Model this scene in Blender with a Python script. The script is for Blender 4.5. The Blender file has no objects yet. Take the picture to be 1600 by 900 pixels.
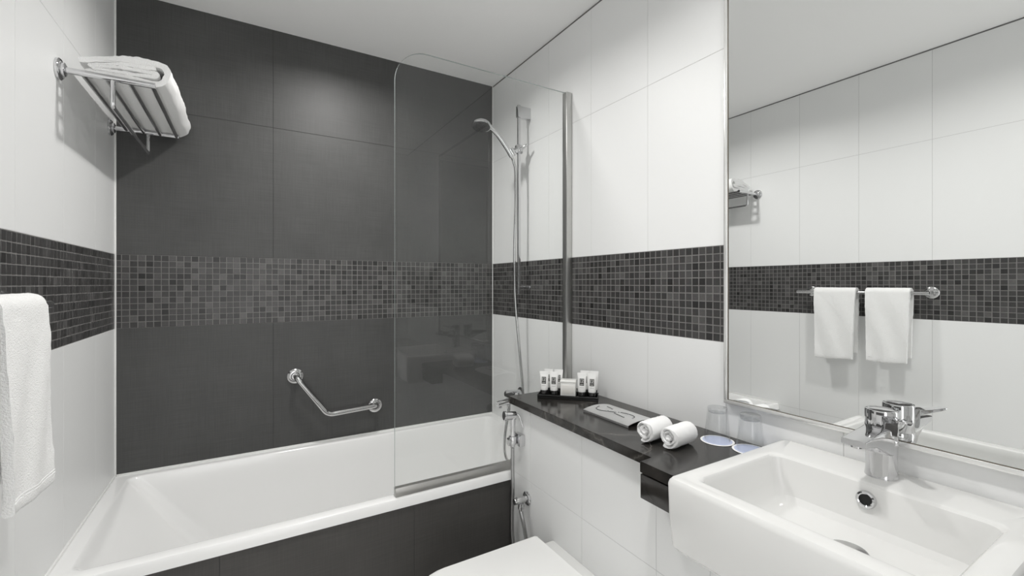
import bpy, bmesh, math, random
from mathutils import Vector, Matrix
random.seed(7)
SC = bpy.context.scene
COL = SC.collection
PI = math.pi

# ------------------------------------------------------------------ camera, world, exposure, lamps
cam = bpy.data.cameras.new('camera')
cam.sensor_width = 36.0
cam.lens = 693.11 * 36.0 / 1600.0
cam.shift_y = -6.15 / 1600.0
cam.clip_start = 0.01
co = bpy.data.objects.new('camera', cam)
co.location = (0.4577, -2.3462, 1.285)
co.rotation_euler = (PI / 2, 0, -0.5378)
COL.objects.link(co)
SC.camera = co

W, H = 1.722, 2.4703           # room width, ceiling height
BACK = -3.15                   # wall behind the camera
world = bpy.data.worlds.new('world')
world.use_nodes = True
world.node_tree.nodes['Background'].inputs[0].default_value = (1, 1, 1, 1)
world.node_tree.nodes['Background'].inputs[1].default_value = 2.0  # even white fill, enters only through the added doorway
SC.world = world
SC.view_settings.view_transform = 'Standard'
SC.view_settings.look = 'None'
SC.view_settings.gamma = 1.0
SC.view_settings.use_curve_mapping = False
SC.view_settings.exposure = 0.24
SC.cycles.max_bounces = 20
SC.cycles.diffuse_bounces = 14
SC.cycles.glossy_bounces = 8
SC.cycles.transparent_max_bounces = 16
LAMPS = [(0.86, -0.62, 8.8), (0.92, -1.80, 8.2)]   # ceiling downlights: x, y, watts
LAMP_SIZE = 0.11
LAMP_SPREAD = 158.0
LENS_GLOW = 8.0

# ------------------------------------------------------------------ materials
def M_(name):
    m = bpy.data.materials.new(name); m.use_nodes = True
    nt = m.node_tree
    return m, nt, nt.nodes['Principled BSDF'], nt.nodes['Material Output']

def plain(name, col, rough=0.5, metal=0.0, spec=0.5, coat=0.0, bump=None):
    m, nt, b, o = M_(name)
    b.inputs['Base Color'].default_value = (*col, 1)
    b.inputs['Roughness'].default_value = rough
    b.inputs['Metallic'].default_value = metal
    b.inputs['Specular IOR Level'].default_value = spec
    b.inputs['Coat Weight'].default_value = coat
    b.inputs['Coat Roughness'].default_value = 0.05
    if bump:
        sc_, st, dist = bump
        tc = nt.nodes.new('ShaderNodeTexCoord')
        n = nt.nodes.new('ShaderNodeTexNoise'); n.inputs['Scale'].default_value = sc_; n.inputs['Detail'].default_value = 3
        bp = nt.nodes.new('ShaderNodeBump'); bp.inputs['Strength'].default_value = st; bp.inputs['Distance'].default_value = dist
        nt.links.new(tc.outputs['Object'], n.inputs['Vector'])
        nt.links.new(n.outputs['Fac'], bp.inputs['Height']); nt.links.new(bp.outputs['Normal'], b.inputs['Normal'])
    return m

def ramp(nt, stops):
    r = nt.nodes.new('ShaderNodeValToRGB')
    e = r.color_ramp.elements
    while len(e) < len(stops): e.new(0.5)
    for k, (p, c) in enumerate(stops):
        e[k].position = p; e[k].color = (*c, 1)
    return r

def dark_tile_mat(name, base, streak, rough):
    m, nt, b, o = M_(name)
    tc = nt.nodes.new('ShaderNodeTexCoord')
    oi = nt.nodes.new('ShaderNodeObjectInfo')
    add = nt.nodes.new('ShaderNodeVectorMath'); add.operation = 'ADD'
    nt.links.new(tc.outputs['Object'], add.inputs[0]); nt.links.new(oi.outputs['Location'], add.inputs[1])
    fac = []
    for sc_ in ((4, 4, 160), (160, 160, 5)):
        mp = nt.nodes.new('ShaderNodeMapping'); mp.inputs['Scale'].default_value = sc_
        n = nt.nodes.new('ShaderNodeTexNoise'); n.inputs['Scale'].default_value = 1.6; n.inputs['Detail'].default_value = 6
        nt.links.new(add.outputs[0], mp.inputs['Vector']); nt.links.new(mp.outputs['Vector'], n.inputs['Vector'])
        fac.append(n)
    cl = nt.nodes.new('ShaderNodeTexNoise'); cl.inputs['Scale'].default_value = 6; cl.inputs['Detail'].default_value = 5
    nt.links.new(add.outputs[0], cl.inputs['Vector'])
    mx = nt.nodes.new('ShaderNodeMath'); mx.operation = 'ADD'
    nt.links.new(fac[0].outputs['Fac'], mx.inputs[0]); nt.links.new(fac[1].outputs['Fac'], mx.inputs[1])
    m2 = nt.nodes.new('ShaderNodeMath'); m2.operation = 'ADD'
    nt.links.new(mx.outputs[0], m2.inputs[0]); nt.links.new(cl.outputs['Fac'], m2.inputs[1])
    m3 = nt.nodes.new('ShaderNodeMath'); m3.operation = 'DIVIDE'; m3.inputs[1].default_value = 3.0
    nt.links.new(m2.outputs[0], m3.inputs[0])
    lo = tuple(c * (1 - streak) for c in base); hi = tuple(c * (1 + streak) for c in base)
    r = ramp(nt, [(0.36, lo), (0.64, hi)])
    nt.links.new(m3.outputs[0], r.inputs['Fac']); nt.links.new(r.outputs['Color'], b.inputs['Base Color'])
    rr = nt.nodes.new('ShaderNodeMapRange'); rr.inputs[1].default_value = .3; rr.inputs[2].default_value = .7
    rr.inputs[3].default_value = rough - .05; rr.inputs[4].default_value = rough + .06
    nt.links.new(m3.outputs[0], rr.inputs[0]); nt.links.new(rr.outputs[0], b.inputs['Roughness'])
    return m

def mosaic_mat(name, island):
    m, nt, b, o = M_(name)
    if island:
        g = nt.nodes.new('ShaderNodeNewGeometry'); src = g.outputs['Random Per Island']
    else:
        g = nt.nodes.new('ShaderNodeObjectInfo'); src = g.outputs['Random']
    r = ramp(nt, [(0.0, (.018, .017, .017)), (.15, (.036, .033, .032)), (.55, (.050, .046, .045)), (.85, (.064, .059, .057)), (1.0, (.098, .091, .086))])
    nt.links.new(src, r.inputs['Fac'])
    tc = nt.nodes.new('ShaderNodeTexCoord')
    n = nt.nodes.new('ShaderNodeTexNoise'); n.inputs['Scale'].default_value = 140; n.inputs['Detail'].default_value = 3
    nt.links.new(tc.outputs['Object'], n.inputs['Vector'])
    mx = nt.nodes.new('ShaderNodeMix'); mx.data_type = 'RGBA'; mx.blend_type = 'OVERLAY'; mx.inputs[0].default_value = .35
    nt.links.new(r.outputs['Color'], mx.inputs[6]); nt.links.new(n.outputs['Color'], mx.inputs[7])
    bw = nt.nodes.new('ShaderNodeRGBToBW')
    hs = nt.nodes.new('ShaderNodeHueSaturation'); hs.inputs['Saturation'].default_value = .35
    nt.links.new(mx.outputs[2], hs.inputs['Color'])
    nt.links.new(hs.outputs['Color'], b.inputs['Base Color'])
    b.inputs['Roughness'].default_value = .33
    return m

def granite_mat():
    m, nt, b, o = M_('dark_granite')
    tc = nt.nodes.new('ShaderNodeTexCoord')
    n = nt.nodes.new('ShaderNodeTexNoise'); n.inputs['Scale'].default_value = 4; n.inputs['Detail'].default_value = 8
    v = nt.nodes.new('ShaderNodeTexVoronoi'); v.feature = 'DISTANCE_TO_EDGE'; v.inputs['Scale'].default_value = 2.6
    mp = nt.nodes.new('ShaderNodeVectorMath'); mp.operation = 'ADD'
    nt.links.new(tc.outputs['Object'], n.inputs['Vector'])
    ms = nt.nodes.new('ShaderNodeVectorMath'); ms.operation = 'SCALE'; ms.inputs['Scale'].default_value = .35
    nt.links.new(n.outputs['Color'], ms.inputs[0])
    nt.links.new(tc.outputs['Object'], mp.inputs[0]); nt.links.new(ms.outputs[0], mp.inputs[1])
    nt.links.new(mp.outputs[0], v.inputs['Vector'])
    r = ramp(nt, [(0.0, (.085, .080, .074)), (.008, (.034, .031, .028)), (.03, (.014, .013, .012)), (1, (.012, .011, .010))])
    nt.links.new(v.outputs['Distance'], r.inputs['Fac'])
    cl = nt.nodes.new('ShaderNodeTexNoise'); cl.inputs['Scale'].default_value = 9; cl.inputs['Detail'].default_value = 6
    nt.links.new(tc.outputs['Object'], cl.inputs['Vector'])
    r2 = ramp(nt, [(.35, (.0, .0, .0)), (.75, (.034, .031, .028))])
    nt.links.new(cl.outputs['Fac'], r2.inputs['Fac'])
    ad = nt.nodes.new('ShaderNodeMix'); ad.data_type = 'RGBA'; ad.blend_type = 'ADD'; ad.inputs[0].default_value = 1
    nt.links.new(r.outputs['Color'], ad.inputs[6]); nt.links.new(r2.outputs['Color'], ad.inputs[7])
    nt.links.new(ad.outputs[2], b.inputs['Base Color'])
    b.inputs['Roughness'].default_value = .15
    return m

def thin_glass(name, ior, tint, edge=None):
    m, nt, b, o = M_(name)
    nt.nodes.remove(b)
    tr = nt.nodes.new('ShaderNodeBsdfTransparent'); tr.inputs[0].default_value = (*tint, 1)
    gl = nt.nodes.new('ShaderNodeBsdfGlossy'); gl.inputs['Roughness'].default_value = 0.0
    fr = nt.nodes.new('ShaderNodeFresnel'); fr.inputs['IOR'].default_value = ior
    mx = nt.nodes.new('ShaderNodeMixShader')
    if edge:
        lw = nt.nodes.new('ShaderNodeLayerWeight'); lw.inputs['Blend'].default_value = .25
        r = ramp(nt, [(0.0, tint), (.75, tint), (1.0, edge)])
        nt.links.new(lw.outputs['Facing'], r.inputs['Fac']); nt.links.new(r.outputs['Color'], tr.inputs[0])
    ge = nt.nodes.new('ShaderNodeNewGeometry')
    inv = nt.nodes.new('ShaderNodeMath'); inv.operation = 'SUBTRACT'; inv.inputs[0].default_value = 1.0
    mu = nt.nodes.new('ShaderNodeMath'); mu.operation = 'MULTIPLY'
    nt.links.new(ge.outputs['Backfacing'], inv.inputs[1])
    nt.links.new(fr.outputs[0], mu.inputs[0]); nt.links.new(inv.outputs[0], mu.inputs[1])
    nt.links.new(mu.outputs[0], mx.inputs[0]); nt.links.new(tr.outputs[0], mx.inputs[1]); nt.links.new(gl.outputs[0], mx.inputs[2])
    nt.links.new(mx.outputs[0], o.inputs[0])
    return m

def emit(name, s):
    m, nt, b, o = M_(name)
    b.inputs['Base Color'].default_value = (1, 1, 1, 1)
    b.inputs['Emission Color'].default_value = (1, 1, 1, 1)
    b.inputs['Emission Strength'].default_value = s
    return m

def brushed(name, col, rough, sc_):
    m, nt, b, o = M_(name)
    b.inputs['Metallic'].default_value = 1
    b.inputs['Base Color'].default_value = (*col, 1)
    b.inputs['Roughness'].default_value = rough
    tc = nt.nodes.new('ShaderNodeTexCoord')
    mp = nt.nodes.new('ShaderNodeMapping'); mp.inputs['Scale'].default_value = sc_
    n = nt.nodes.new('ShaderNodeTexNoise'); n.inputs['Scale'].default_value = 1; n.inputs['Detail'].default_value = 4
    bp = nt.nodes.new('ShaderNodeBump'); bp.inputs['Strength'].default_value = .12; bp.inputs['Distance'].default_value = .002
    nt.links.new(tc.outputs['Object'], mp.inputs['Vector']); nt.links.new(mp.outputs['Vector'], n.inputs['Vector'])
    nt.links.new(n.outputs['Fac'], bp.inputs['Height']); nt.links.new(bp.outputs['Normal'], b.inputs['Normal'])
    return m

MT = {
    'white_tile': plain('white_glazed_tile', (.825, .83, .828), .42, spec=.35, bump=(60, .02, .002)),
    'grout': plain('grey_grout', (.19, .185, .18), .8),
    'grout_dark': plain('dark_grout', (.045, .045, .045), .8),
    'grout_white': plain('white_grout', (.56, .56, .555), .7),
    'dark_tile': dark_tile_mat('anthracite_tile', (.062, .062, .061), .22, .48),
    'apron_tile': dark_tile_mat('anthracite_apron_tile', (.058, .055, .052), .20, .55),
    'mosaic': mosaic_mat('dark_mosaic', False),
    'mosaic_many': mosaic_mat('dark_mosaic_many', True),
    'paint': plain('ceiling_paint', (.94, .94, .935), .7, bump=(90, .03, .002)),
    'gap': plain('painted_gap_shade', (.16, .16, .16), .8),
    'silicone': plain('white_silicone', (.82, .82, .81), .4),
    'acrylic': plain('white_acrylic', (.91, .91, .905), .16, coat=.3),
    'ceramic': plain('white_ceramic', (.765, .765, .755), .10, coat=.2),
    'chrome': plain('chrome', (.66, .66, .67), .05, 1.0),
    'steel': plain('polished_steel', (.58, .58, .58), .13, 1.0),
    'brushed': brushed('brushed_aluminium', (.60, .60, .585), .30, (40, 40, 900)),
    'seal': plain('grey_seal_profile', (.42, .415, .40), .30, .75),
    'hose': plain('dull_hose_metal', (.42, .42, .42), .30, 1.0),
    'plate': brushed('brushed_plate', (.93, .93, .93), .40, (600, 8, 8)),
    'granite': granite_mat(),
    'frame': plain('satin_frame', (.84, .84, .83), .22, .55),
    'edge': plain('painted_frame_shade', (.10, .085, .06), .5),
    'screen': thin_glass('screen_glass', 1.62, (.985, .99, .987)),
    'screen_edge': plain('screen_glass_edge', (.42, .46, .45), .15),
    'tumbler': thin_glass('tumbler_glass', 1.5, (.965, .968, .970), (.36, .37, .39)),
    'tumbler_base': thin_glass('tumbler_base_glass', 1.9, (.93, .935, .94), (.45, .46, .48)),
    'mirror': plain('mirror_silver', (.91, .92, .915), .0, 1.0),
    'towel': plain('white_terry', (.88, .88, .875), .95, spec=.1, bump=(330, .55, .004)),
    'towel_fine': plain('white_fine_terry', (.90, .90, .90), .95, spec=.1, bump=(420, .35, .003)),
    'plastic': plain('white_plastic', (.86, .86, .85), .28),
    'soap': plain('milky_wrapper', (.87, .865, .84), .22, coat=.3),
    'soap_inner': plain('milky_soap', (.80, .785, .75), .35),
    'black': plain('black_gloss_plastic', (.008, .008, .008), .15),
    'print': plain('dark_print', (.045, .045, .043), .5),
    'print_light': plain('pale_print', (.62, .62, .60), .5),
    'print_grey': plain('grey_print', (.30, .30, .29), .5),
    'paper': plain('white_paper', (.88, .88, .88), .7),
    'paper_blue': plain('blue_paper', (.52, .57, .74), .7),
    'hole': plain('dark_hole', (.010, .010, .010), .6),
    'slot': plain('dark_slot', (.05, .05, .05), .5),
    'floor': plain('grey_floor_tile', (.74, .735, .72), .35),
    'added_doorway': plain('pale_added_doorway', (.62, .60, .57), .4),
    'lens': emit('lamp_lens', LENS_GLOW),
    'lamp_white': plain('lamp_trim', (.85, .85, .85), .4),
}

# ------------------------------------------------------------------ mesh helpers
def finish(name, bm, mat, parent=None, smooth=40, loc=None, rot=None):
    me = bpy.data.meshes.new(name)
    bmesh.ops.recalc_face_normals(bm, faces=bm.faces)
    bm.to_mesh(me); bm.free()
    mats = mat if isinstance(mat, (list, tuple)) else [mat]
    for k in mats: me.materials.append(MT[k])
    if smooth:
        me.polygons.foreach_set('use_smooth', [True] * len(me.polygons))
        me.set_sharp_from_angle(angle=math.radians(smooth))
    ob = bpy.data.objects.new(name, me)
    COL.objects.link(ob)
    if parent: ob.parent = parent
    if loc: ob.location = loc
    if rot: ob.rotation_euler = rot
    return ob

def thing(name, label, cat, loc=(0, 0, 0), rz=0.0, group=None):
    o = bpy.data.objects.new(name, None); COL.objects.link(o)
    o.empty_display_size = .02
    o.location = loc; o.rotation_euler = (0, 0, rz)
    return tag(o, label, cat, group)

def tag(o, label, cat, group=None):
    o['label'] = label; o['category'] = cat
    if group: o['group'] = group
    return o

def struct(o):
    o['kind'] = 'structure'; return o

def B(): return bmesh.new()

def box(bm, x0, x1, y0, y1, z0, z1, bev=0.0, seg=2, mi=0):
    tmp = bmesh.new()
    vs = [tmp.verts.new((x, y, z)) for x in (x0, x1) for y in (y0, y1) for z in (z0, z1)]
    for f in ((0, 1, 3, 2), (4, 6, 7, 5), (0, 4, 5, 1), (2, 3, 7, 6), (0, 2, 6, 4), (1, 5, 7, 3)):
        tmp.faces.new([vs[i] for i in f])
    if bev:
        bmesh.ops.bevel(tmp, geom=list(tmp.edges), offset=bev, segments=seg, affect='EDGES', profile=.5)
    merge(bm, tmp, mi)

def merge(bm, tmp, mi=0, mat=None):
    mp = {}
    for v in tmp.verts: mp[v] = bm.verts.new(mat @ v.co if mat else v.co)
    for f in tmp.faces:
        try:
            nf = bm.faces.new([mp[v] for v in f.verts]); nf.material_index = mi
        except ValueError: pass
    tmp.free()

def loft(bm, rings, cap0=True, cap1=True, closed=True, mi=0):
    R = [[bm.verts.new(p) for p in ring] for ring in rings]
    n = len(R[0])
    for a, b in zip(R, R[1:]):
        for i in range(n if closed else n - 1):
            j = (i + 1) % n
            f = bm.faces.new((a[i], a[j], b[j], b[i])); f.material_index = mi
    if cap0: bm.faces.new(R[0]).material_index = mi
    if cap1: bm.faces.new(R[-1]).material_index = mi
    return R

def tube(bm, path, r, seg=12, caps=True, mi=0):
    P = [Vector(p) for p in path]
    rr = r if isinstance(r, (list, tuple)) else [r] * len(P)
    T = []
    for i in range(len(P)):
        a = P[max(i - 1, 0)]; b = P[min(i + 1, len(P) - 1)]
        T.append((b - a).normalized())
    up = Vector((0, 0, 1)) if abs(T[0].z) < .9 else Vector((1, 0, 0))
    n = (up - T[0] * up.dot(T[0])).normalized()
    rings = []
    for i in range(len(P)):
        n = (n - T[i] * n.dot(T[i])).normalized()
        bi = T[i].cross(n)
        rings.append([P[i] + (n * math.cos(2 * PI * k / seg) + bi * math.sin(2 * PI * k / seg)) * rr[i] for k in range(seg)])
    loft(bm, rings, caps, caps, mi=mi)

def spline(pts, n=8):
    P = [Vector(p) for p in pts]
    out = []
    for i in range(len(P) - 1):
        p0 = P[max(i - 1, 0)]; p1 = P[i]; p2 = P[i + 1]; p3 = P[min(i + 2, len(P) - 1)]
        for k in range(n):
            t = k / n
            out.append(.5 * ((2 * p1) + (p2 - p0) * t + (2 * p0 - 5 * p1 + 4 * p2 - p3) * t * t + (3 * p1 - p0 - 3 * p2 + p3) * t ** 3))
    out.append(P[-1])
    return out

def fillet(pts, rad, n=6):
    P = [Vector(p) for p in pts]
    out = [P[0]]
    for i in range(1, len(P) - 1):
        a = (P[i - 1] - P[i]); b = (P[i + 1] - P[i])
        d = min(rad, a.length * .48, b.length * .48)
        p = P[i] + a.normalized() * d; q = P[i] + b.normalized() * d
        for k in range(n + 1):
            t = k / n
            out.append(p * (1 - t) ** 2 + P[i] * 2 * t * (1 - t) + q * t * t)
    out.append(P[-1])
    return out

def lathe(bm, prof, org=(0, 0, 0), axis=(0, 0, 1), seg=24, cap0=True, cap1=True, mi=0):
    a = Vector(axis).normalized()
    u = a.orthogonal().normalized(); v = a.cross(u)
    o = Vector(org)
    rings = []
    for r, h in prof:
        r = max(r, 1e-5)
        rings.append([o + a * h + (u * math.cos(2 * PI * k / seg) + v * math.sin(2 * PI * k / seg)) * r for k in range(seg)])
    loft(bm, rings, cap0, cap1, mi=mi)

def rrect(x0, x1, y0, y1, r, z, n=5):
    """rounded rectangle ring, counter-clockwise; r a number or (r00, r10, r11, r01)"""
    rs = r if isinstance(r, tuple) else (r,) * 4
    out = []
    for (cx, cy, a0), q in zip(((x0, y0, PI), (x1, y0, 1.5 * PI), (x1, y1, 0), (x0, y1, .5 * PI)), rs):
        sx = 1 if cx == x0 else -1; sy = 1 if cy == y0 else -1
        px, py = cx + sx * q, cy + sy * q
        for k in range(n + 1):
            t = a0 + .5 * PI * k / n
            out.append((px + q * math.cos(t), py + q * math.sin(t), z))
    return out

def prism(bm, outline, axis, d0, d1, mi=0):
    """outline of 2D points extruded along x, y or z from d0 to d1"""
    def P(p, d): return {'x': (d, p[0], p[1]), 'y': (p[0], d, p[1]), 'z': (p[0], p[1], d)}[axis]
    loft(bm, [[P(p, d0) for p in outline], [P(p, d1) for p in outline]], mi=mi)

def ribbon(center, th):
    """closed outline of a thick ribbon round a 2D centre line"""
    C = [Vector((p[0], p[1])) for p in center]
    L, R = [], []
    for i in range(len(C)):
        t = (C[min(i + 1, len(C) - 1)] - C[max(i - 1, 0)]).normalized()
        n = Vector((-t.y, t.x)) * th / 2
        L.append(C[i] + n); R.append(C[i] - n)
    t0 = (C[1] - C[0]).normalized(); t1 = (C[-1] - C[-2]).normalized()
    e0 = [C[0] - t0 * th * .35 + (R[0] - C[0]) * .6, C[0] - t0 * th * .35 + (L[0] - C[0]) * .6]
    e1 = [C[-1] + t1 * th * .35 + (L[-1] - C[-1]) * .6, C[-1] + t1 * th * .35 + (R[-1] - C[-1]) * .6]
    return L + e1 + R[::-1] + e0

# ------------------------------------------------------------------ the room shell
bm = B(); box(bm, -.3, W + .3, BACK - .3, .3, -.12, 0); struct(finish('floor', bm, 'floor', smooth=0))
bm = B(); box(bm, -.3, W + .3, BACK - .3, .3, H, H + .12); struct(finish('ceiling', bm, 'paint', smooth=0))
TT = .008                       # tile thickness
GR = .0009                      # grout recess
def wall(name, mats, x0, x1, y0, y1, z0, z1):
    bm = B(); box(bm, x0, x1, y0, y1, z0, z1)
    return struct(finish(name, bm, mats, smooth=0))
wall_back = wall('wall_back', 'grout_dark', -.1, W + .1, GR, .12, 0, H)
wall_left = wall('wall_left', 'grout_white', -.12, -GR, BACK, GR, 0, H)
wall_right = wall('wall_right', 'grout_white', W + GR, W + .12, BACK, GR, 0, H)
DX0, DX1, DZ = .06, .82, 2.12  # edges of the doorway opening added for fill light
bm = B()
for x0, x1, z0, z1 in ((-.12, DX0 - .05, 0, H), (DX1 + .06, W + .12, 0, H), (DX0 - .05, DX1 + .06, DZ + .06, H)): box(bm, x0, x1, BACK - .12, BACK - GR, z0, z1)
wall_front = struct(finish('wall_front', bm, 'grout_white', smooth=0))
bm = B()
for y0, y1, zt in ((BACK, -2.174, .789), (-2.174, -1.676, .697), (-1.676, -.759, .789)): box(bm, 1.41 + GR, W, y0, y1, 0, zt)
wall_ledge = struct(finish('wall_ledge', bm, 'grout_white', smooth=0))
wall_apron = wall('wall_apron', 'grout_dark', 0.0, 1.41, -.75 + GR, -.70, 0, .47)

TILES = {}
def tile_mesh(w, h, mat, ch=.0005, thick=TT):
    key = (round(w, 4), round(h, 4), mat)
    if key in TILES: return TILES[key]
    bm = B()
    if mat == 'white_tile': ch = .0002
    a, b = w / 2, h / 2
    loft(bm, [[(-a, thick, -b), (a, thick, -b), (a, thick, b), (-a, thick, b)],
              [(-a, ch, -b), (a, ch, -b), (a, ch, b), (-a, ch, b)],
              [(-a + ch, 0, -b + ch), (a - ch, 0, -b + ch), (a - ch, 0, b - ch), (-a + ch, 0, b - ch)]])
    bmesh.ops.recalc_face_normals(bm, faces=bm.faces)
    me = bpy.data.meshes.new('tile'); bm.to_mesh(me); bm.free()
    me.materials.append(MT[mat])
    TILES[key] = me
    return me

# a wall face: origin on the plane, direction u, rotation that turns the tile's front (-y) to the room
FACE = {
    'back': (lambda u, z: (u, 0.0, z), 0.0),
    'right': (lambda u, z: (W, u, z), -PI / 2),
    'left': (lambda u, z: (0.0, u, z), PI / 2),
    'front': (lambda u, z: (u, BACK, z), PI),
    'ledge': (lambda u, z: (1.41, u, z), -PI / 2),
    'apron': (lambda u, z: (u, -.75, z), 0.0),
}
def lay_tiles(face, parent, ulist, zlist, mat, gap=.0017, skip=None):
    place, rz = FACE[face]
    for u0, u1 in zip(ulist, ulist[1:]):
        for z0, z1 in zip(zlist, zlist[1:]):
            if skip and skip(u0, u1, z0, z1): continue
            me = tile_mesh(u1 - u0 - gap, z1 - z0 - gap, mat)
            o = bpy.data.objects.new('wall_tile', me); COL.objects.link(o)
            o.location = place((u0 + u1) / 2, (z0 + z1) / 2); o.rotation_euler = (0, 0, rz)
            o.parent = parent

ZB, ZT, ZJ = 1.1052, 1.4052, 2.0134
def cols(lo, hi, first, step):
    k = math.floor((lo - first) / step) + 1
    out = [lo]
    while first + k * step < hi - .012:
        if first + k * step > lo + .012: out.append(first + k * step)
        k += 1
    return out + [hi]
WC = cols(BACK, 0, -.264, .3122)
lay_tiles('back', wall_back, [0, .561, 1.141, W], [.50, ZB], 'dark_tile')
lay_tiles('back', wall_back, [0, .561, 1.141, W], [ZT, ZJ, H], 'dark_tile')
for fc, pr in (('right', wall_right), ('left', wall_left)):
    lay_tiles(fc, pr, WC, [0, .505, ZB], 'white_tile')
    lay_tiles(fc, pr, WC, [ZT, ZJ, H - .007], 'white_tile')
lay_tiles('front', wall_front, cols(DX1 + .06, W, .264, .3122), [0, .505, ZB, ZT, ZJ, H - .007], 'white_tile')
lay_tiles('front', wall_front, [DX0 - .05, .264, .5762, DX1 + .06], [DZ + .06, H - .007], 'white_tile')
for y0, y1, zt in ((BACK, -2.174, .789), (-2.174, -1.676, .697), (-1.676, -.759, .789)):
    lay_tiles('ledge', wall_ledge, cols(y0, y1, -.264, .3122), [0, .508, zt], 'white_tile')
lay_tiles('apron', wall_apron, [.0, .386, .988, 1.41], [0, .47], 'apron_tile')

# mosaic bands: the 300 tiles that show largest on each wall are parts, the rest one part of kind stuff
MU, MV = .0255, .025
yaw = .5378
def pix_area(p, nrm):
    d = Vector(p) - co.location
    fw = d.x * math.sin(yaw) + d.y * math.cos(yaw)
    r = d.x * math.cos(yaw) - d.y * math.sin(yaw)
    if fw < .05: return 0
    px, py = 800 + 693.1 * r / fw, 444 - 693.1 * d.z / fw
    if not (-15 < px < 1615 and -15 < py < 915): return 0
    return abs(d.normalized().dot(Vector(nrm))) / d.length_squared
def mosaic(face, parent, lo, hi, first, nrm):
    place, rz = FACE[face]
    us = cols(lo, hi, first, MU)
    cells = []
    for u0, u1 in zip(us, us[1:]):
        for k in range(12):
            z0 = ZB + k * MV
            p = place((u0 + u1) / 2, z0 + MV / 2)
            cells.append((pix_area(p, nrm), p, u1 - u0, MV))
    cells.sort(key=lambda c: -c[0])
    rng = random.Random(hash(face) if False else {'back': 1, 'left': 2, 'right': 3}[face])
    big = [c for c in cells if c[0] > 0][:300]
    ids = set(id(c) for c in big)
    for c in big:
        me = tile_mesh(round(c[2] - .0018, 4), c[3] - .0018, 'mosaic', .0012)
        o = bpy.data.objects.new('mosaic_tile', me); COL.objects.link(o)
        o.location = c[1]; o.parent = parent
        o.rotation_euler = (rng.gauss(0, .014), rng.gauss(0, .005), rz + rng.gauss(0, .014))
    bm = B()
    for c in cells:
        if id(c) in ids: continue
        me = tile_mesh(round(c[2] - .0018, 4), c[3] - .0018, 'mosaic', .0012)
        t = bmesh.new(); t.from_mesh(me)
        mtx = Matrix.Translation(c[1]) @ Matrix.Rotation(rz + rng.gauss(0, .010), 4, 'Z') @ Matrix.Rotation(rng.gauss(0, .010), 4, 'X')
        merge(bm, t, 0, mtx)
    o = finish('mosaic_tiles', bm, 'mosaic_many', parent, smooth=0)
    o['kind'] = 'stuff'
    # the light grout bed of the band, recessed behind the tiles
    bm = B()
    e = GR
    if face == 'back': box(bm, lo, hi, .0007, .004, ZB, ZB + .30)
    if face == 'left': box(bm, -.004, -.0007, lo, hi, ZB, ZB + .30)
    if face == 'right': box(bm, W + .0007, W + .004, lo, hi, ZB, ZB + .30)
    finish('grout_bed', bm, 'grout', parent, smooth=0)
mosaic('back', wall_back, 0.0, W, .021, (0, -1, 0))
mosaic('left', wall_left, BACK, 0.0, -.0128, (1, 0, 0))
mosaic('right', wall_right, BACK, 0.0, -.0128, (-1, 0, 0))

# trims: dark strips painted as the shade of ceiling gaps, corner beads, seal round the bath
def trim(n, x0, x1, y0, y1, z0, z1, mat, bev=0.0):
    bm = B(); box(bm, x0, x1, y0, y1, z0, z1, bev); return struct(finish('trim_%d' % n, bm, mat, smooth=40 if bev else 0))
trim(1, -.004, -.0005, BACK, 0, H - .0065, H, 'gap')
trim(2, W + .0005, W + .004, BACK, 0, H - .0065, H, 'gap')
trim(3, -.001, .0055, -.0045, .001, .515, H - .001, 'silicone', .0015)
trim(4, W - .0035, W + .001, -.003, .001, .515, H - .001, 'silicone', .001)
trim(5, .006, W - .004, -.007, .001, .512, .5195, 'silicone', .002)
trim(6, -.001, .006, -.762, -.008, .512, .5195, 'silicone', .002)

# unseen doorway added behind the camera to let white world light in as fill
bm = B()
for x0, x1 in ((DX0 - .05, DX0), (DX1, DX1 + .06)): box(bm, x0, x1, BACK - .13, BACK + .012, 0, DZ + .06, .003)
box(bm, DX0, DX1, BACK - .13, BACK + .012, DZ, DZ + .06, .003)
struct(finish('added_doorway_1', bm, 'added_doorway'))

# ------------------------------------------------------------------ ceiling downlights
names = ['round white ceiling downlight above the bathtub', 'round white ceiling downlight over the standing space beside the basin']
for (x, y, wt), lb in zip(LAMPS, names):
    t = thing('ceiling_downlight', lb, 'downlight', (x, y, H))
    bm = B(); lathe(bm, [(.060, -.001), (.078, -.001), (.078, -.005), (.072, -.008), (.062, -.008), (.060, -.001)], seg=32, cap0=False, cap1=False)
    finish('trim_ring', bm, 'lamp_white', t)
    bm = B(); lathe(bm, [(.0585, -.001), (.0585, -.004)], seg=32)
    finish('lens', bm, 'lens', t)
    L = bpy.data.lights.new('downlight_lamp', 'AREA'); L.shape = 'DISK'; L.size = LAMP_SIZE; L.spread = math.radians(LAMP_SPREAD); L.energy = wt
    L.color = (1.0, .985, .96)
    lo = bpy.data.objects.new('downlight_lamp', L); COL.objects.link(lo)
    lo.location = (0, 0, -.012); lo.parent = t

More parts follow.
